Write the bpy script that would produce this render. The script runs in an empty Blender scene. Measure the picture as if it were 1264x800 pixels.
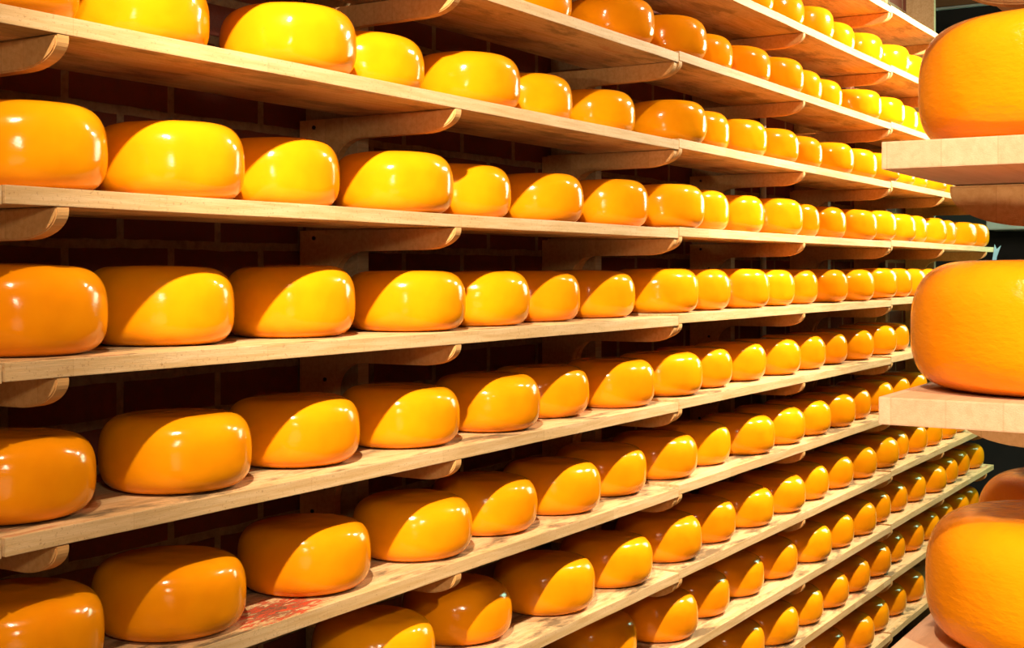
import bpy, bmesh, math, random
from mathutils import Vector, noise
random.seed(7)
C = bpy.context.collection
PI = math.pi

# ---------------------------------------------------------------- layout
# X runs along the aisle (away from the camera), Y into the left-hand rack, Z up.
EYE = 2.05
FRONT = 1.582                 # front plane of the left rack
NEAR = 0.369                  # front plane of the near right rack
DEPTH = 0.284                 # shelf depth
THICK = 0.027
M = [.606, .469, .338, .2025, .0658, -.0695, -.2025, -.3345, -.466, -.589, -.708, -.838]
LEVEL = {i + 1: EYE + m * 1.866 for i, m in enumerate(M)}
SEG = {0: (-1.05, 1.166, -.002), 1: (1.171, 3.4225, 0), 2: (3.428, 5.579, .006), 3: (5.583, 7.61, .012)}
WORD = {1: 'top', 2: 'second', 3: 'third', 4: 'fourth', 5: 'fifth', 6: 'sixth', 7: 'seventh', 8: 'eighth',
        9: 'ninth', 10: 'tenth', 11: 'eleventh', 12: 'lowest'}
ORD = ['first', 'second', 'third', 'fourth', 'fifth', 'sixth', 'seventh', 'eighth', 'ninth', 'tenth', 'eleventh',
       'twelfth', 'thirteenth', 'fourteenth', 'fifteenth', 'sixteenth', 'seventeenth', 'eighteenth', 'nineteenth',
       'twentieth', 'twenty-first']

# wheel centres on each shelf of the left rack: (distance along the shelf, depth behind its front edge)
ROWS = {
    2: [(4.210, 0.152), (4.516, 0.150), (4.846, 0.149), (5.177, 0.171), (5.507, 0.151), (5.860, 0.133), (6.167, 0.140)],
    3: [(2.859, 0.186), (3.236, 0.133), (3.601, 0.133), (3.894, 0.170), (4.187, 0.153), (4.481, 0.141), (4.773, 0.172), (5.066, 0.186), (5.427, 0.133), (5.781, 0.133), (6.087, 0.157), (6.392, 0.183)],
    4: [(1.252, 0.150), (1.568, 0.186), (1.911, 0.133), (2.208, 0.186), (2.536, 0.142), (2.863, 0.186), (3.221, 0.186), (3.601, 0.133), (3.886, 0.179), (4.171, 0.160), (4.456, 0.150), (4.770, 0.168), (5.084, 0.145), (5.397, 0.143), (5.711, 0.133), (6.017, 0.149), (6.322, 0.170), (6.628, 0.153), (6.934, 0.183)],
    5: [(1.308, 0.150), (1.616, 0.150), (1.924, 0.186), (2.244, 0.133), (2.561, 0.186), (2.902, 0.176), (3.242, 0.155), (3.583, 0.133), (3.885, 0.180), (4.187, 0.176), (4.489, 0.147), (4.791, 0.186), (5.097, 0.179), (5.403, 0.145), (5.709, 0.149), (6.015, 0.145), (6.321, 0.172), (6.627, 0.155), (6.933, 0.179), (7.239, 0.144), (7.545, 0.146)],
    6: [(1.308, 0.150), (1.627, 0.186), (1.958, 0.174), (2.289, 0.133), (2.595, 0.151), (2.900, 0.186), (3.218, 0.186), (3.541, 0.133), (3.834, 0.152), (4.127, 0.133), (4.418, 0.150), (4.728, 0.171), (5.039, 0.154), (5.349, 0.141), (5.659, 0.133), (5.929, 0.139), (6.200, 0.145), (6.470, 0.150)],
    7: [(1.285, 0.150), (1.617, 0.133), (1.948, 0.155), (2.280, 0.143), (2.611, 0.133), (2.929, 0.174), (3.247, 0.136), (3.565, 0.133), (3.869, 0.162), (4.173, 0.164), (4.478, 0.150), (4.783, 0.158), (5.089, 0.172), (5.395, 0.157), (5.701, 0.148), (6.007, 0.174)],
    8: [(1.290, 0.136), (1.606, 0.135), (1.962, 0.138), (2.315, 0.133), (2.625, 0.149), (2.936, 0.142), (3.246, 0.163), (3.556, 0.145), (3.866, 0.167), (4.176, 0.133), (4.477, 0.133), (4.776, 0.137), (5.076, 0.136), (5.376, 0.162), (5.675, 0.150), (5.981, 0.162), (6.287, 0.163)],
    9: [(2.202, 0.153), (2.555, 0.178), (2.892, 0.137), (3.228, 0.135), (3.565, 0.133), (3.872, 0.150), (4.179, 0.138), (4.485, 0.133), (4.787, 0.149), (5.088, 0.147), (5.389, 0.141), (5.690, 0.133), (5.967, 0.165), (6.243, 0.152), (6.519, 0.150), (6.825, 0.152), (7.131, 0.167)],
    10: [(3.229, 0.185), (3.535, 0.133), (3.840, 0.158), (4.144, 0.160), (4.448, 0.150), (4.775, 0.133), (5.063, 0.136), (5.351, 0.133), (5.622, 0.150), (5.913, 0.156), (6.225, 0.153), (6.538, 0.133), (6.839, 0.149), (7.140, 0.160), (7.441, 0.150)],
    11: [(4.103, 0.143), (4.409, 0.133), (4.703, 0.142), (4.996, 0.136), (5.290, 0.140), (5.584, 0.138), (5.877, 0.157), (6.170, 0.148), (6.464, 0.150), (6.760, 0.154), (7.058, 0.144), (7.359, 0.160)],
    12: [(5.022, 0.159), (5.328, 0.133), (5.599, 0.150), (5.894, 0.157), (6.200, 0.154)],
}

# ---------------------------------------------------------------- materials
def mat(name):
    m = bpy.data.materials.new(name); m.use_nodes = True
    nt = m.node_tree
    return m, nt, nt.nodes['Principled BSDF'], nt.nodes.new

def link(nt, a, b): nt.links.new(a, b)

def ramp(nt, fac, stops):
    r = nt.nodes.new('ShaderNodeValToRGB')
    e = r.color_ramp.elements
    while len(e) > 1: e.remove(e[-1])
    e[0].position, e[0].color = stops[0][0], (*stops[0][1], 1)
    for p, c in stops[1:]:
        x = e.new(p); x.color = (*c, 1)
    link(nt, fac, r.inputs[0])
    return r.outputs[0]

def mixc(nt, fac, a, b, mode='MIX'):
    m = nt.nodes.new('ShaderNodeMix'); m.data_type = 'RGBA'; m.blend_type = mode
    for s, v in ((m.inputs[0], fac), (m.inputs[6], a), (m.inputs[7], b)):
        if hasattr(v, 'links'): link(nt, v, s)
        elif isinstance(v, (int, float)): s.default_value = v
        else: s.default_value = (*v, 1)
    return m.outputs[2]

def noise_tex(nt, vec, scale, detail=4, rough=.55, dist=0):
    n = nt.nodes.new('ShaderNodeTexNoise')
    n.inputs['Scale'].default_value = scale; n.inputs['Detail'].default_value = detail
    n.inputs['Roughness'].default_value = rough; n.inputs['Distortion'].default_value = dist
    link(nt, vec, n.inputs['Vector'])
    return n.outputs['Fac']

def mapping(nt, vec, scale=(1, 1, 1), loc=(0, 0, 0)):
    m = nt.nodes.new('ShaderNodeMapping')
    m.inputs['Scale'].default_value = scale; m.inputs['Location'].default_value = loc
    link(nt, vec, m.inputs['Vector'])
    return m.outputs[0]

def bump(nt, h, strength, dist, bs):
    b = nt.nodes.new('ShaderNodeBump')
    b.inputs['Strength'].default_value = strength; b.inputs['Distance'].default_value = dist
    link(nt, h, b.inputs['Height']); link(nt, b.outputs[0], bs.inputs['Normal'])

def wax_mat(name, base, alt, crackle=0.0):
    m, nt, bs, new = mat(name)
    tc = new('ShaderNodeTexCoord'); oi = new('ShaderNodeObjectInfo')
    col = mixc(nt, oi.outputs['Random'], base, alt)
    n = noise_tex(nt, tc.outputs['Object'], 14, 3)
    f = ramp(nt, n, [(.35, (0, 0, 0)), (.75, (1, 1, 1))])
    dark = mixc(nt, 1.0, col, (.93, .84, .8), 'MULTIPLY')
    col = mixc(nt, f, col, dark)
    link(nt, col, bs.inputs['Base Color'])
    bs.inputs['Roughness'].default_value = .13
    bs.inputs['Specular IOR Level'].default_value = .34
    bs.inputs['IOR'].default_value = 1.42
    bs.inputs['Subsurface Weight'].default_value = 0
    # soft swells of the dipped coating, plus faint scuffs
    sw = noise_tex(nt, tc.outputs['Object'], 9, 2)
    fine = noise_tex(nt, mapping(nt, tc.outputs['Object'], (1, 1, 2.2)), 60 if not crackle else 85, 5, .6)
    mul = new('ShaderNodeMath'); mul.operation = 'MULTIPLY_ADD'
    mul.inputs[1].default_value = .045 + crackle; 
    link(nt, fine, mul.inputs[0]); link(nt, sw, mul.inputs[2])
    bump(nt, mul.outputs[0], .5, .012, bs)
    return m

def wood_mat(name, light, mid, stain=0.0, red=None, dots=0.0):
    m, nt, bs, new = mat(name)
    tc = new('ShaderNodeTexCoord'); oi = new('ShaderNodeObjectInfo')
    P = tc.outputs['Object']
    off = new('ShaderNodeVectorMath'); off.operation = 'ADD'
    cmb = new('ShaderNodeCombineXYZ')
    rm = new('ShaderNodeMath'); rm.operation = 'MULTIPLY'; rm.inputs[1].default_value = 37
    link(nt, oi.outputs['Random'], rm.inputs[0])
    for k in range(3): link(nt, rm.outputs[0], cmb.inputs[k])
    link(nt, P, off.inputs[0]); link(nt, cmb.outputs[0], off.inputs[1])
    V = off.outputs[0]
    grain = noise_tex(nt, mapping(nt, V, (1.2, 22, 22)), 5, 5, .6, .35)
    col = ramp(nt, grain, [(.32, mid), (.62, light)])
    fine = noise_tex(nt, mapping(nt, V, (6, 130, 130)), 6, 3, .6)
    col = mixc(nt, ramp(nt, fine, [(.3, (.35, .35, .35)), (.6, (0, 0, 0))]), col, mid)
    # glued staves: short lengths of slightly different tone
    bt = new('ShaderNodeTexBrick')
    bt.inputs['Color1'].default_value = (1, 1, 1, 1); bt.inputs['Color2'].default_value = (.86, .82, .76, 1)
    bt.inputs['Mortar'].default_value = (.80, .72, .62, 1)
    bt.inputs['Scale'].default_value = 1; bt.inputs['Mortar Size'].default_value = .0007
    bt.inputs['Brick Width'].default_value = .42; bt.inputs['Row Height'].default_value = .052
    bt.offset = .37
    link(nt, mapping(nt, V, (1, 1, .02)), bt.inputs['Vector'])
    col = mixc(nt, .75, col, mixc(nt, 1.0, col, bt.outputs['Color'], 'MULTIPLY'))
    if dots:
        d = noise_tex(nt, V, 190, 2, .7)
        col = mixc(nt, ramp(nt, d, [(.60, (0, 0, 0)), (.72, (dots,) * 3)]), col, (.30, .13, .035))
    if stain:
        ge = new('ShaderNodeNewGeometry'); sn = new('ShaderNodeSeparateXYZ'); link(nt, ge.outputs['Normal'], sn.inputs[0])
        fm = new('ShaderNodeMapRange'); fm.inputs[1].default_value = .3; fm.inputs[2].default_value = .8
        ab = new('ShaderNodeMath'); ab.operation = 'ABSOLUTE'; link(nt, sn.outputs[2], ab.inputs[0]); link(nt, ab.outputs[0], fm.inputs[0])
        up = new('ShaderNodeMath'); up.operation = 'MULTIPLY_ADD'; up.inputs[1].default_value = .2; up.inputs[2].default_value = .8
        link(nt, sn.outputs[2], up.inputs[0])
        fl = new('ShaderNodeMath'); fl.operation = 'MULTIPLY'; link(nt, up.outputs[0], fl.inputs[0]); link(nt, fm.outputs[0], fl.inputs[1])
        def flat(x):
            q = new('ShaderNodeMath'); q.operation = 'MULTIPLY'; link(nt, x, q.inputs[0]); link(nt, fl.outputs[0], q.inputs[1]); return q.outputs[0]
        s = noise_tex(nt, mapping(nt, V, (3.4, 9, 9)), 1.4, 6, .66, .35)
        f = ramp(nt, s, [(.50, (0, 0, 0)), (.62, (stain,) * 3)])
        col = mixc(nt, flat(f), col, (.10, .07, .035))
        s2 = noise_tex(nt, mapping(nt, V, (3, 9, 9), (7, 3, 1)), 1.8, 6, .7, .6)
        f2 = ramp(nt, s2, [(.60, (0, 0, 0)), (.70, (.75,) * 3)])
        col = mixc(nt, flat(f2), col, (.50, .13, .06))
    if red:
        # one spilled patch of red paint
        g = new('ShaderNodeVectorMath'); g.operation = 'DISTANCE'
        sc = (1.0, 1.7, 1)
        link(nt, mapping(nt, P, sc), g.inputs[0]); g.inputs[1].default_value = (red[0] * sc[0], red[1] * sc[1], 0)
        ed = noise_tex(nt, mapping(nt, P, (5, 16, 1)), 5, 8, .78, .9)
        ma = new('ShaderNodeMath'); ma.operation = 'MULTIPLY_ADD'; ma.inputs[1].default_value = -.62
        link(nt, ed, ma.inputs[0]); link(nt, g.outputs['Value'], ma.inputs[2])
        mr = new('ShaderNodeMapRange'); mr.inputs[1].default_value = -.235; mr.inputs[2].default_value = -.195
        mr.inputs[3].default_value = 1; mr.inputs[4].default_value = 0
        link(nt, ma.outputs[0], mr.inputs[0])
        patch = flat(mr.outputs[0])
        col = mixc(nt, patch, col, mixc(nt, ramp(nt, ed, [(.46, (0, 0, 0)), (.56, (1, 1, 1))]), (.16, .075, .04), (.56, .075, .028)))
    link(nt, col, bs.inputs['Base Color'])
    bs.inputs['Roughness'].default_value = .62
    bs.inputs['Specular IOR Level'].default_value = .3
    bump(nt, fine, .25, .002, bs)
    return m

LIGHT = (.76, .535, .295); MID = (.60, .375, .155)
M_BOARD = wood_mat('shelf_pine', LIGHT, MID, stain=.85, dots=.55)
M_BOARD_RED = wood_mat('shelf_pine_red_paint', LIGHT, MID, stain=.85, dots=.55, red=(2.84, .055))
M_CLEAN = wood_mat('near_shelf_pine', (.66, .40, .245), (.58, .335, .19), dots=.12)
M_BRACKET = wood_mat('bracket_pine', (.80, .46, .18), (.68, .35, .11))
M_POST = wood_mat('post_pine', (.46, .32, .17), (.35, .22, .10))
M_WAX = wax_mat('cheese_wax', (.86, .285, .003), (.90, .34, .003))
M_WAX_NEAR = wax_mat('cheese_wax_crackled', (.86, .27, .003), (.88, .29, .003), crackle=.14)

def plain(name, col, rough=.8, metal=0, n=None):
    m, nt, bs, new = mat(name)
    tc = new('ShaderNodeTexCoord')
    f = noise_tex(nt, tc.outputs['Object'], n or 6, 4)
    link(nt, ramp(nt, f, [(.3, tuple(c * .8 for c in col)), (.7, col)]), bs.inputs['Base Color'])
    bs.inputs['Roughness'].default_value = rough; bs.inputs['Metallic'].default_value = metal
    return m
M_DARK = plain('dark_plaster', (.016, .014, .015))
M_FLOOR = plain('floor_screed', (.16, .12, .08))
M_CEIL = plain('ceiling_boards', (.30, .16, .07))
M_WHITE = plain('white_lacquer', (.70, .78, .76), .4)
M_BLUE = plain('blue_film', (.30, .66, .92), .3)
M_STEEL = plain('steel_bolt', (.10, .07, .05), .5, .8)
M_LAMP = plain('lamp_black', (.02, .02, .02), .4)

def brick_mat():
    m, nt, bs, new = mat('brick_wall')
    tc = new('ShaderNodeTexCoord')
    sp = new('ShaderNodeSeparateXYZ'); link(nt, tc.outputs['Object'], sp.inputs[0])
    cb = new('ShaderNodeCombineXYZ'); link(nt, sp.outputs[0], cb.inputs[0]); link(nt, sp.outputs[2], cb.inputs[1])
    wob = noise_tex(nt, tc.outputs['Object'], 9, 2)
    w2 = new('ShaderNodeMath'); w2.operation = 'MULTIPLY_ADD'; w2.inputs[1].default_value = .012
    link(nt, wob, w2.inputs[0]); link(nt, sp.outputs[2], w2.inputs[2]); link(nt, w2.outputs[0], cb.inputs[1])
    bt = new('ShaderNodeTexBrick'); bt.offset = .5
    bt.inputs['Scale'].default_value = 1; bt.inputs['Mortar Size'].default_value = .0105
    bt.inputs['Mortar Smooth'].default_value = .25
    bt.inputs['Brick Width'].default_value = .267; bt.inputs['Row Height'].default_value = .0885
    bt.inputs['Color1'].default_value = (.13, .024, .010, 1); bt.inputs['Color2'].default_value = (.18, .038, .016, 1)
    bt.inputs['Mortar'].default_value = (.30, .21, .115, 1)
    link(nt, mapping(nt, cb.outputs[0], (1, 1, 1), BRICK_OFF), bt.inputs['Vector'])
    n = noise_tex(nt, tc.outputs['Object'], 40, 6, .7)
    col = mixc(nt, ramp(nt, n, [(.4, (0, 0, 0)), (.7, (.6,) * 3)]), bt.outputs['Color'], (.10, .035, .02))
    link(nt, col, bs.inputs['Base Color']); bs.inputs['Roughness'].default_value = .9
    h = new('ShaderNodeMath'); h.operation = 'MULTIPLY_ADD'; h.inputs[1].default_value = -1
    link(nt, bt.outputs['Fac'], h.inputs[0]); link(nt, n, h.inputs[2])
    bump(nt, h.outputs[0], .6, .006, bs)
    return m
BRICK_OFF = (-1.631 + .267 * 8, .013, 0)

# ---------------------------------------------------------------- mesh helpers
def obj(name, bm, m, parent=None, loc=(0, 0, 0), smooth=False):
    me = bpy.data.meshes.new(name)
    bmesh.ops.recalc_face_normals(bm, faces=bm.faces)
    bm.to_mesh(me); bm.free()
    if smooth:
        for p in me.polygons: p.use_smooth = True
    me.materials.append(m)
    o = bpy.data.objects.new(name, me); C.objects.link(o)
    o.location = loc
    if parent: o.parent = parent
    return o

def dup(src, parent=None, loc=None):
    o = src.copy(); C.objects.link(o); o.parent = parent
    if loc is not None: o.location = loc
    return o

def tag(o, label, cat, group=None):
    o['label'] = label; o['category'] = cat
    if group: o['group'] = group
    return o

def struct(o):
    o['kind'] = 'structure'; return o

def box(x0, y0, z0, x1, y1, z1, bevel=0, seg=2, bm=None):
    b = bm or bmesh.new()
    r = bmesh.ops.create_cube(b, size=1)
    for v in r['verts']:
        v.co = Vector(((x0 + x1) / 2 + v.co.x * (x1 - x0), (y0 + y1) / 2 + v.co.y * (y1 - y0), (z0 + z1) / 2 + v.co.z * (z1 - z0)))
    if bevel:
        bmesh.ops.bevel(b, geom=b.edges[:], offset=bevel, segments=seg, affect='EDGES', profile=.6)
    return b

# ---------------------------------------------------------------- the room
H_CEIL = EYE + 1.95
struct(obj('floor', box(-2.5, -2.5, -.1, 9.3, 4.2, 0), M_FLOOR))
struct(obj('ceiling', box(-2.5, -2.5, H_CEIL, 9.3, 4.2, H_CEIL + .1), M_CEIL))
struct(obj('wall_left', box(-2.4, FRONT + .4445, 0, 7.52, FRONT + .56, H_CEIL), brick_mat()))
struct(obj('wall_left_recess', box(7.52, 4.0, 0, 9.2, 4.1, H_CEIL), M_DARK))
struct(obj('wall_far', box(9.2, -2.4, 0, 9.3, 4.2, H_CEIL), M_DARK))
struct(obj('wall_right', box(-2.5, -2.5, 0, 9.3, -2.4, H_CEIL), M_DARK))
struct(obj('wall_near', box(-2.5, -2.4, 0, -2.4, 4.1, H_CEIL), M_DARK))
# beam over the opening at the far end, with its thin white edging, and the pale ledge lower down
struct(obj('trim_1', box(9.17, .2, EYE + 1.83, 9.2, 3.9, H_CEIL - .002, .004), M_CEIL))
struct(obj('trim_2', box(9.165, .2, EYE + 1.81, 9.2, 3.9, EYE + 1.826, .003), M_WHITE))
led = obj('ledge', box(8.9, -1.6, EYE + .272, 9.2, 1.90, EYE + .338, .008), M_WHITE)
struct(led); led.name = 'trim_3'

# ---------------------------------------------------------------- shelf boards
def board_mesh(x0, x1, depth, seed):
    L = x1 - x0
    bm = bmesh.new()
    bmesh.ops.create_cube(bm, size=1)
    for v in bm.verts:
        v.co = Vector(((v.co.x + .5) * L, (v.co.y + .5) * depth, (v.co.z - .5) * THICK))
    bmesh.ops.bevel(bm, geom=bm.edges[:], offset=.0016, segments=2, affect='EDGES', profile=.7)
    n = max(2, int(L / .06))
    for k in range(1, n):
        bmesh.ops.bisect_plane(bm, geom=bm.verts[:] + bm.edges[:] + bm.faces[:], plane_co=(L * k / n, 0, 0), plane_no=(1, 0, 0))
    for v in bm.verts:      # sawn edges are never quite straight
        v.co.z += .0009 * noise.noise(Vector((v.co.x * 3, seed * 3.1, 0)))
        if v.co.y < depth / 2:
            v.co.y += .0016 * noise.noise(Vector((v.co.x * 5, 4, seed * 7.7)))
    return bm

SPAN = {0: 'nearest span, ending at the left edge of the photo', 1: 'near span', 2: 'middle span', 3: 'far span'}
for lv in range(1, 13):
    for sg in range(4):
        if sg == 0 and lv not in (5, 6, 7): continue
        x0, x1, dz = SEG[sg]
        if sg == 1 and lv not in (5, 6, 7): x0 = -1.05
        b = obj('shelf_board', board_mesh(x0, x1, DEPTH, lv * 5 + sg), M_BOARD_RED if (lv, sg) == (8, 1) else M_BOARD,
                loc=(x0, FRONT, LEVEL[lv] + dz))
        w = WORD[lv]
        lab = {0: 'pale pine shelf board cut off at the left edge, %s level' % w,
               1: 'long pale pine shelf board, %s level of left rack, near half' % w,
               2: 'pale pine shelf board, %s level of left rack, middle length' % w,
               3: 'pale pine shelf board, %s level of left rack, far end' % w}[sg]
        if (lv, sg) == (8, 1): lab = 'stained pine shelf board with red paint smears, eighth level of left rack'
        tag(b, lab, 'shelf', 'shelf boards of the left rack')

# ---------------------------------------------------------------- uprights with cantilever brackets
BT = .025            # bracket thickness
def bracket_bm(leg=.17):
    pts = [(.441, 0), (.0, 0), (.0, -.006)]
    for k in range(1, 13):
        a = k / 12 * PI / 2
        pts.append((.088 * (1 - math.cos(a)) ** 1.0, -.006 - .0415 * math.sin(a)))
    pts += [(.17, -.0485), (.262, -.0488)]
    for k in range(1, 9):
        a = k / 8 * PI / 2
        pts.append((.262 + .074 * math.sin(a), -.0488 - .066 * (1 - math.cos(a))))
    pts += [(.336, -leg), (.441, -leg)]
    bm = bmesh.new()
    va = [bm.verts.new((0, y, z)) for y, z in pts]
    vb = [bm.verts.new((BT, y, z)) for y, z in pts]
    bm.faces.new(va); bm.faces.new(vb[::-1])
    n = len(pts)
    for i in range(n):
        bm.faces.new((va[i], vb[i], vb[(i + 1) % n], va[(i + 1) % n]))
    bm.normal_update()
    ed = [e for e in bm.edges if len(e.link_faces) == 2 and abs(e.verts[0].co.x - e.verts[1].co.x) < 1e-6]
    bmesh.ops.bevel(bm, geom=ed, offset=.0022, segments=2, affect='EDGES')
    return bm

def bolt_bm():
    bm = bmesh.new()
    bmesh.ops.create_cone(bm, segments=10, radius1=.0048, radius2=.0042, depth=.004, cap_ends=True)
    for v in bm.verts: v.co = Vector((v.co.z, v.co.x, v.co.y))
    return bm

proto_bracket = proto_bolt = None
def bracket(parent, loc, bolts=True):
    global proto_bracket, proto_bolt
    if proto_bracket is None:
        proto_bracket = obj('bracket', bracket_bm(), M_BRACKET, parent, loc); b = proto_bracket
    else:
        b = dup(proto_bracket, parent, loc)
    if bolts:
        for y, z in ((.395, -.018), (.362, -.09), (.400, -.148)):
            if proto_bolt is None:
                proto_bolt = obj('bolt', bolt_bm(), M_STEEL, b, (-.001, y, z))
            else:
                dup(proto_bolt, b, (-.001, y, z))
    return b

POSTS = [(1.283, False, 1), (2.315, False, 1), (3.449, True, 1), (4.499, False, 2), (5.606, True, 2), (6.494, False, 3), (7.44, False, 3)]
PLACE = ['at the left edge', 'second from the left edge', 'third from the left edge', 'fourth from the left edge',
         'fifth from the left edge', 'next to last', 'last, at the far end of the rack']
for i, (sr, dbl, sg) in enumerate(POSTS):
    root = bpy.data.objects.new('rack_upright', None); C.objects.link(root)
    root.location = (sr, FRONT, 0)
    tag(root, 'pine upright with rounded shelf brackets, %s' % PLACE[i], 'rack upright', 'uprights of the left rack')
    top = EYE + 1.72
    obj('post', box(.0005, .287, 0, .040, .4435, top, .002), M_POST, root)
    for lv in range(1, 13):
        z = LEVEL[lv] - THICK - .0012
        bracket(root, (-BT, 0, z + SEG[sg + (1 if dbl else 0)][2]), bolts=i < 4)
        if dbl:      # where two boards meet, a second arm alongside carries the other board
            bracket(root, (-2 * BT - .002, .004, z + SEG[sg][2]), bolts=False)

# ---------------------------------------------------------------- cheese wheels
R0, H0 = .132, .1300
def wheel_bm(seed, n=72, rings=15):
    bm = bmesh.new()
    cr, rnd = .062, random.Random(seed)
    e = 2.72 + .12 * rnd.uniform(-1, 1)
    prof = []
    cb, zb = .052, .058                 # tighter curve at the foot, rounder shoulder
    for k in range(-rings, rings + 1):
        a = k / rings * PI / 2
        c, s = math.cos(a), math.sin(a)
        x = math.copysign(abs(c) ** (2 / e), c); y = math.copysign(abs(s) ** (2 / e), s)
        if k > 0: prof.append((R0 - cr + cr * x, zb + y * (H0 - .0022 - zb)))
        else: prof.append((R0 - cb + cb * x, zb + y * zb))
    top_r = R0 - cr
    inner_t = [(top_r * q, H0 - .0022 + .0022 * (1 - q * q)) for q in (.8, .55, .3, .12)]
    inner_b = [((R0 - cb) * q, 0) for q in (.6,)]
    prof = inner_b + prof + inner_t
    ph = [rnd.uniform(0, 6.28) for _ in range(6)]
    rings_v = []
    for r, z in prof:
        row = []
        for j in range(n):
            a = j / n * 2 * PI
            wob = 1 + .006 * math.sin(2 * a + ph[0]) + .004 * math.sin(3 * a + ph[1] + z * 9)
            zz = z * (1 + .018 * math.sin(a + ph[2]) * min(1, r / R0)) if z > .01 else z
            row.append(bm.verts.new((r * wob * math.cos(a), r * wob * math.sin(a), zz)))
        rings_v.append(row)
    for a, b in zip(rings_v[:-1], rings_v[1:]):
        for j in range(n):
            bm.faces.new((a[j], a[(j + 1) % n], b[(j + 1) % n], b[j]))
    bm.faces.new(rings_v[0][::-1])
    c = bm.verts.new((0, 0, H0))
    for j in range(n):
        bm.faces.new((rings_v[-1][j], rings_v[-1][(j + 1) % n], c))
    return bm

VAR = []
def wheel(loc, rot, sc, near=False):
    rnd = random.Random(int(loc[0] * 1000) * 31 + int(loc[2] * 1000))
    k = rnd.randrange(6)
    if near:
        o = obj('cheese_wheel', wheel_bm(90 + k, 128, 22), M_WAX_NEAR, smooth=True)
    elif len(VAR) < 6:
        o = obj('cheese_wheel', wheel_bm(len(VAR)), M_WAX, smooth=True); VAR.append(o)
    else:
        o = dup(VAR[k])
    o.location = loc; o.rotation_euler = (0, 0, rot); o.scale = sc
    return o

SPECIAL = {
    (8, 2): 'waxed cheese wheel beside the red paint smears on the eighth shelf, third from left',
    (5, 20): 'small distant cheese wheel at the very far end of the fifth shelf',
}
for lv, row in ROWS.items():
    for i, (s, d) in enumerate(row):
        rnd = random.Random(lv * 100 + i)
        dz = max(q[2] for q in SEG.values() if q[0] - .115 <= s <= q[1] + .115)
        k = rnd.uniform(.99, 1.02) * {(6, 0): 1.07, (6, 1): 1.08, (6, 2): 1.09, (5, 0): 1.06, (5, 1): 1.05, (5, 2): 1.05}.get((lv, i), 1.02 if lv in (5, 6) else 1)
        o = wheel((s, FRONT + d, LEVEL[lv] + dz + .0006), rnd.uniform(0, 6.28), (1, 1, k))
        size = 'large' if s < 2.3 else 'mid-distance' if s < 4.3 else 'small distant'
        shelf = '%s shelf of the left rack' % WORD[lv]
        if i == len(row) - 1 and (lv, i) != (5, 20):
            lab = '%s yellow cheese wheel, last visible on the %s' % (size, shelf)
        else:
            lab = '%s yellow cheese wheel, %s from left on the %s' % (size, ORD[i], shelf)
        lab = SPECIAL.get((lv, i), lab)
        tag(o, lab, 'cheese', 'cheese wheels on the %s' % shelf)

# ---------------------------------------------------------------- the near rack at the right
for lv, z_ in ((4, None), (5, None), (6, None), (7, None)):
    z = {4: EYE + .3765, 5: EYE + .1270, 6: EYE - .1224, 7: EYE - .3760}[lv]
    x0 = {4: 1.262, 5: 1.268, 6: 1.258, 7: 1.262}[lv]
    b = obj('shelf_board', board_mesh(0, 3.2, DEPTH, 77 + lv), M_CLEAN, loc=(x0, NEAR - DEPTH, z))
    lab = {4: 'pinkish pine board end cut off at the top right corner', 5: 'pinkish pine board end under the upper right cheese',
           6: 'pinkish pine board end under the middle right cheese', 7: 'pinkish pine board under the lowest right cheese'}[lv]
    tag(b, lab, 'shelf', 'shelf boards of the near right rack')
for j, sx in enumerate((1.539, 2.62, 3.72)):
    root = bpy.data.objects.new('rack_upright', None); C.objects.link(root)
    root.location = (sx, NEAR, 0); root.rotation_euler = (0, 0, PI)
    tag(root, ['pine upright with orange-lit rounded brackets under the near right boards', 'second pine upright of the near right rack, hidden behind its cheeses',
               'third pine upright of the near right rack, hidden behind its cheeses'][j], 'rack upright')
    obj('post', box(-.066, .287, 0, -.0255, .4435, EYE + 1.3, .002), M_POST, root)
    for lv in (4, 5, 6, 7):
        z = {4: EYE + .3765, 5: EYE + .1270, 6: EYE - .1224, 7: EYE - .3760}[lv] - THICK - .0015
        bracket(root, (-BT, 0, z), bolts=False)

for (s, y, lv, lab) in (
        (1.443, .235, 5, 'biggest near cheese wheel, cut off by the right edge, on the upper right board'),
        (1.411, .235, 6, 'big near cheese wheel, cut off by the right edge, on the middle right board'),
        (1.400, .217, 7, 'big near cheese wheel at the bottom right corner'),
        (1.695, .229, 7, 'rough-skinned dark orange cheese wheel behind the bottom right corner one')):
    z = {5: EYE + .1270, 6: EYE - .1224, 7: EYE - .3760}[lv]
    o = wheel((s, y, z + .0012), s * 7, (1.06, 1.06, 1.025), near=True)
    tag(o, lab, 'cheese', 'cheese wheels on the near right rack')

bm = bmesh.new()
bmesh.ops.create_cone(bm, segments=20, radius1=.013, radius2=.013, depth=H_CEIL - .004, cap_ends=True)
t = obj('wall_pipe', bm, M_WHITE, loc=(5.195, FRONT + .4295, H_CEIL / 2), smooth=True)
tag(t, 'thin pale vertical pipe on the brick wall behind the middle of the left rack', 'pipe')

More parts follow.
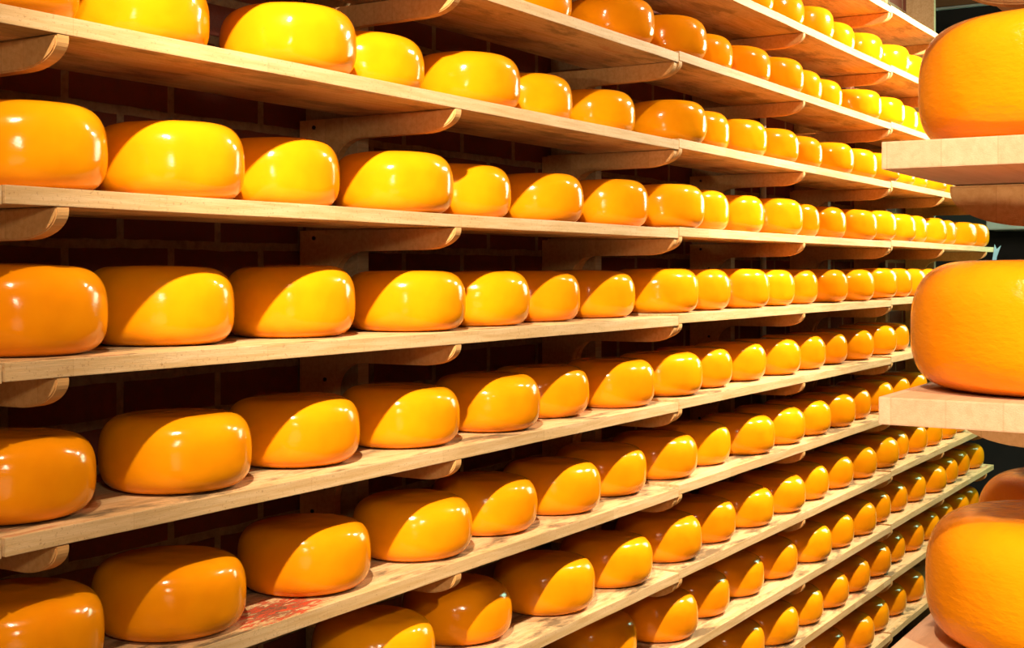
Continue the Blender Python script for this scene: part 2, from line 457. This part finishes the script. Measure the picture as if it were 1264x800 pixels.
# blue strip of film caught on the far end of the fifth shelf
bm = bmesh.new()
pts = [(-.018, .0), (.010, .0), (.022, .10), (.044, .165), (.021, .145), (.010, .172), (.002, .110)]
f = [bm.verts.new((0, -p[0], p[1])) for p in pts]; g = [bm.verts.new((.003, -p[0], p[1])) for p in pts]
bm.faces.new(f); bm.faces.new(g[::-1])
for i in range(len(pts)): bm.faces.new((f[i], g[i], g[(i + 1) % len(pts)], f[(i + 1) % len(pts)]))
t = obj('film_strip', bm, M_BLUE, loc=(7.6101, FRONT + .006, LEVEL[5] + .012 - .155))
tag(t, 'small torn blue strip hanging on the far end of the fifth shelf', 'strip')

# ---------------------------------------------------------------- lights
def point(name, loc, energy, col, r=.03, spot=None, aim=None, blend=.3):
    l = bpy.data.lights.new(name, 'SPOT' if spot else 'POINT')
    l.energy = energy; l.color = col; l.shadow_soft_size = r
    if spot: l.spot_size = math.radians(spot); l.spot_blend = blend
    o = bpy.data.objects.new(name, l); C.objects.link(o); o.location = loc
    if aim: o.rotation_euler = (Vector(aim) - Vector(loc)).to_track_quat('-Z', 'Y').to_euler()
    return o
WARM = (1, .84, .62)
point('spot_or_fill', (.3, .42, EYE + 1.73), 880, WARM, spot=42, aim=(2.45, 1.65, EYE - .12), blend=1)
point('spot_or_fill', (.1, .45, EYE + 1.72), 165, WARM)  # weak all-round fill added beside the key spot, lights what its cone misses
point('spot_or_fill', (4.3, .55, EYE + 1.55), 420, WARM, spot=64, aim=(3.9, 1.5, EYE - 1.2), blend=.8)
point('spot_or_fill', (4.3, .5, EYE + 1.56), 80, WARM)  # weak bare point added at the same lamp, for highlights on wheel edges
point('spot_or_fill', (5.8, .6, EYE + 1.45), 420, WARM, spot=155, aim=(5.6, 1.7, EYE + .85), blend=.7)
point('spot_or_fill', (-.1, -.2, EYE + .5), 48, WARM, .1)  # fill added behind the camera, lifts the shaded sides of the wheels
point('low_fill', (-.3, -.4, EYE - .55), 12, WARM, .4)  # large soft fill added low behind the camera, for undersides and brackets
point('spot_or_fill', (.2, -.95, EYE + 1.1), 230, WARM, spot=34, aim=(1.5, .15, EYE - .15), blend=.6)
point('spot_or_fill', (-.45, -.55, EYE - .55), 95, WARM, .05, spot=26, aim=(1.5, .25, EYE + .05), blend=.7)  # unseen low beam added to brighten the right rack's brackets and board undersides
l = bpy.data.lights.new('far_room_light', 'AREA'); l.energy = 105; l.color = (.5, 1, .66); l.size = 1.5
o = bpy.data.objects.new('far_room_light', l); C.objects.link(o); o.location = (8.8, .6, EYE + .85)
o.rotation_euler = (Vector((7.2, 1.7, EYE - .5)) - o.location).to_track_quat('-Z', 'Y').to_euler()

w = bpy.data.worlds.new('world'); bpy.context.scene.world = w; w.use_nodes = True
w.node_tree.nodes['Background'].inputs[0].default_value = (1, .7, .4, 1)
w.node_tree.nodes['Background'].inputs[1].default_value = .006

# ---------------------------------------------------------------- camera
cam = bpy.data.cameras.new('camera'); co = bpy.data.objects.new('camera', cam); C.objects.link(co)
co.location = (0, 0, EYE)
co.rotation_euler = (PI / 2, 0, math.atan2(.532, .847) - PI / 2)
cam.sensor_width = 36; cam.lens = 36 * 1600 / 1264; cam.shift_y = -65 / 1264
cam.clip_start = .05
sc = bpy.context.scene; sc.camera = co
sc.view_settings.view_transform = 'Standard'; sc.view_settings.look = 'None'
sc.view_settings.gamma = 1; sc.view_settings.use_curve_mapping = False
sc.view_settings.exposure = 0
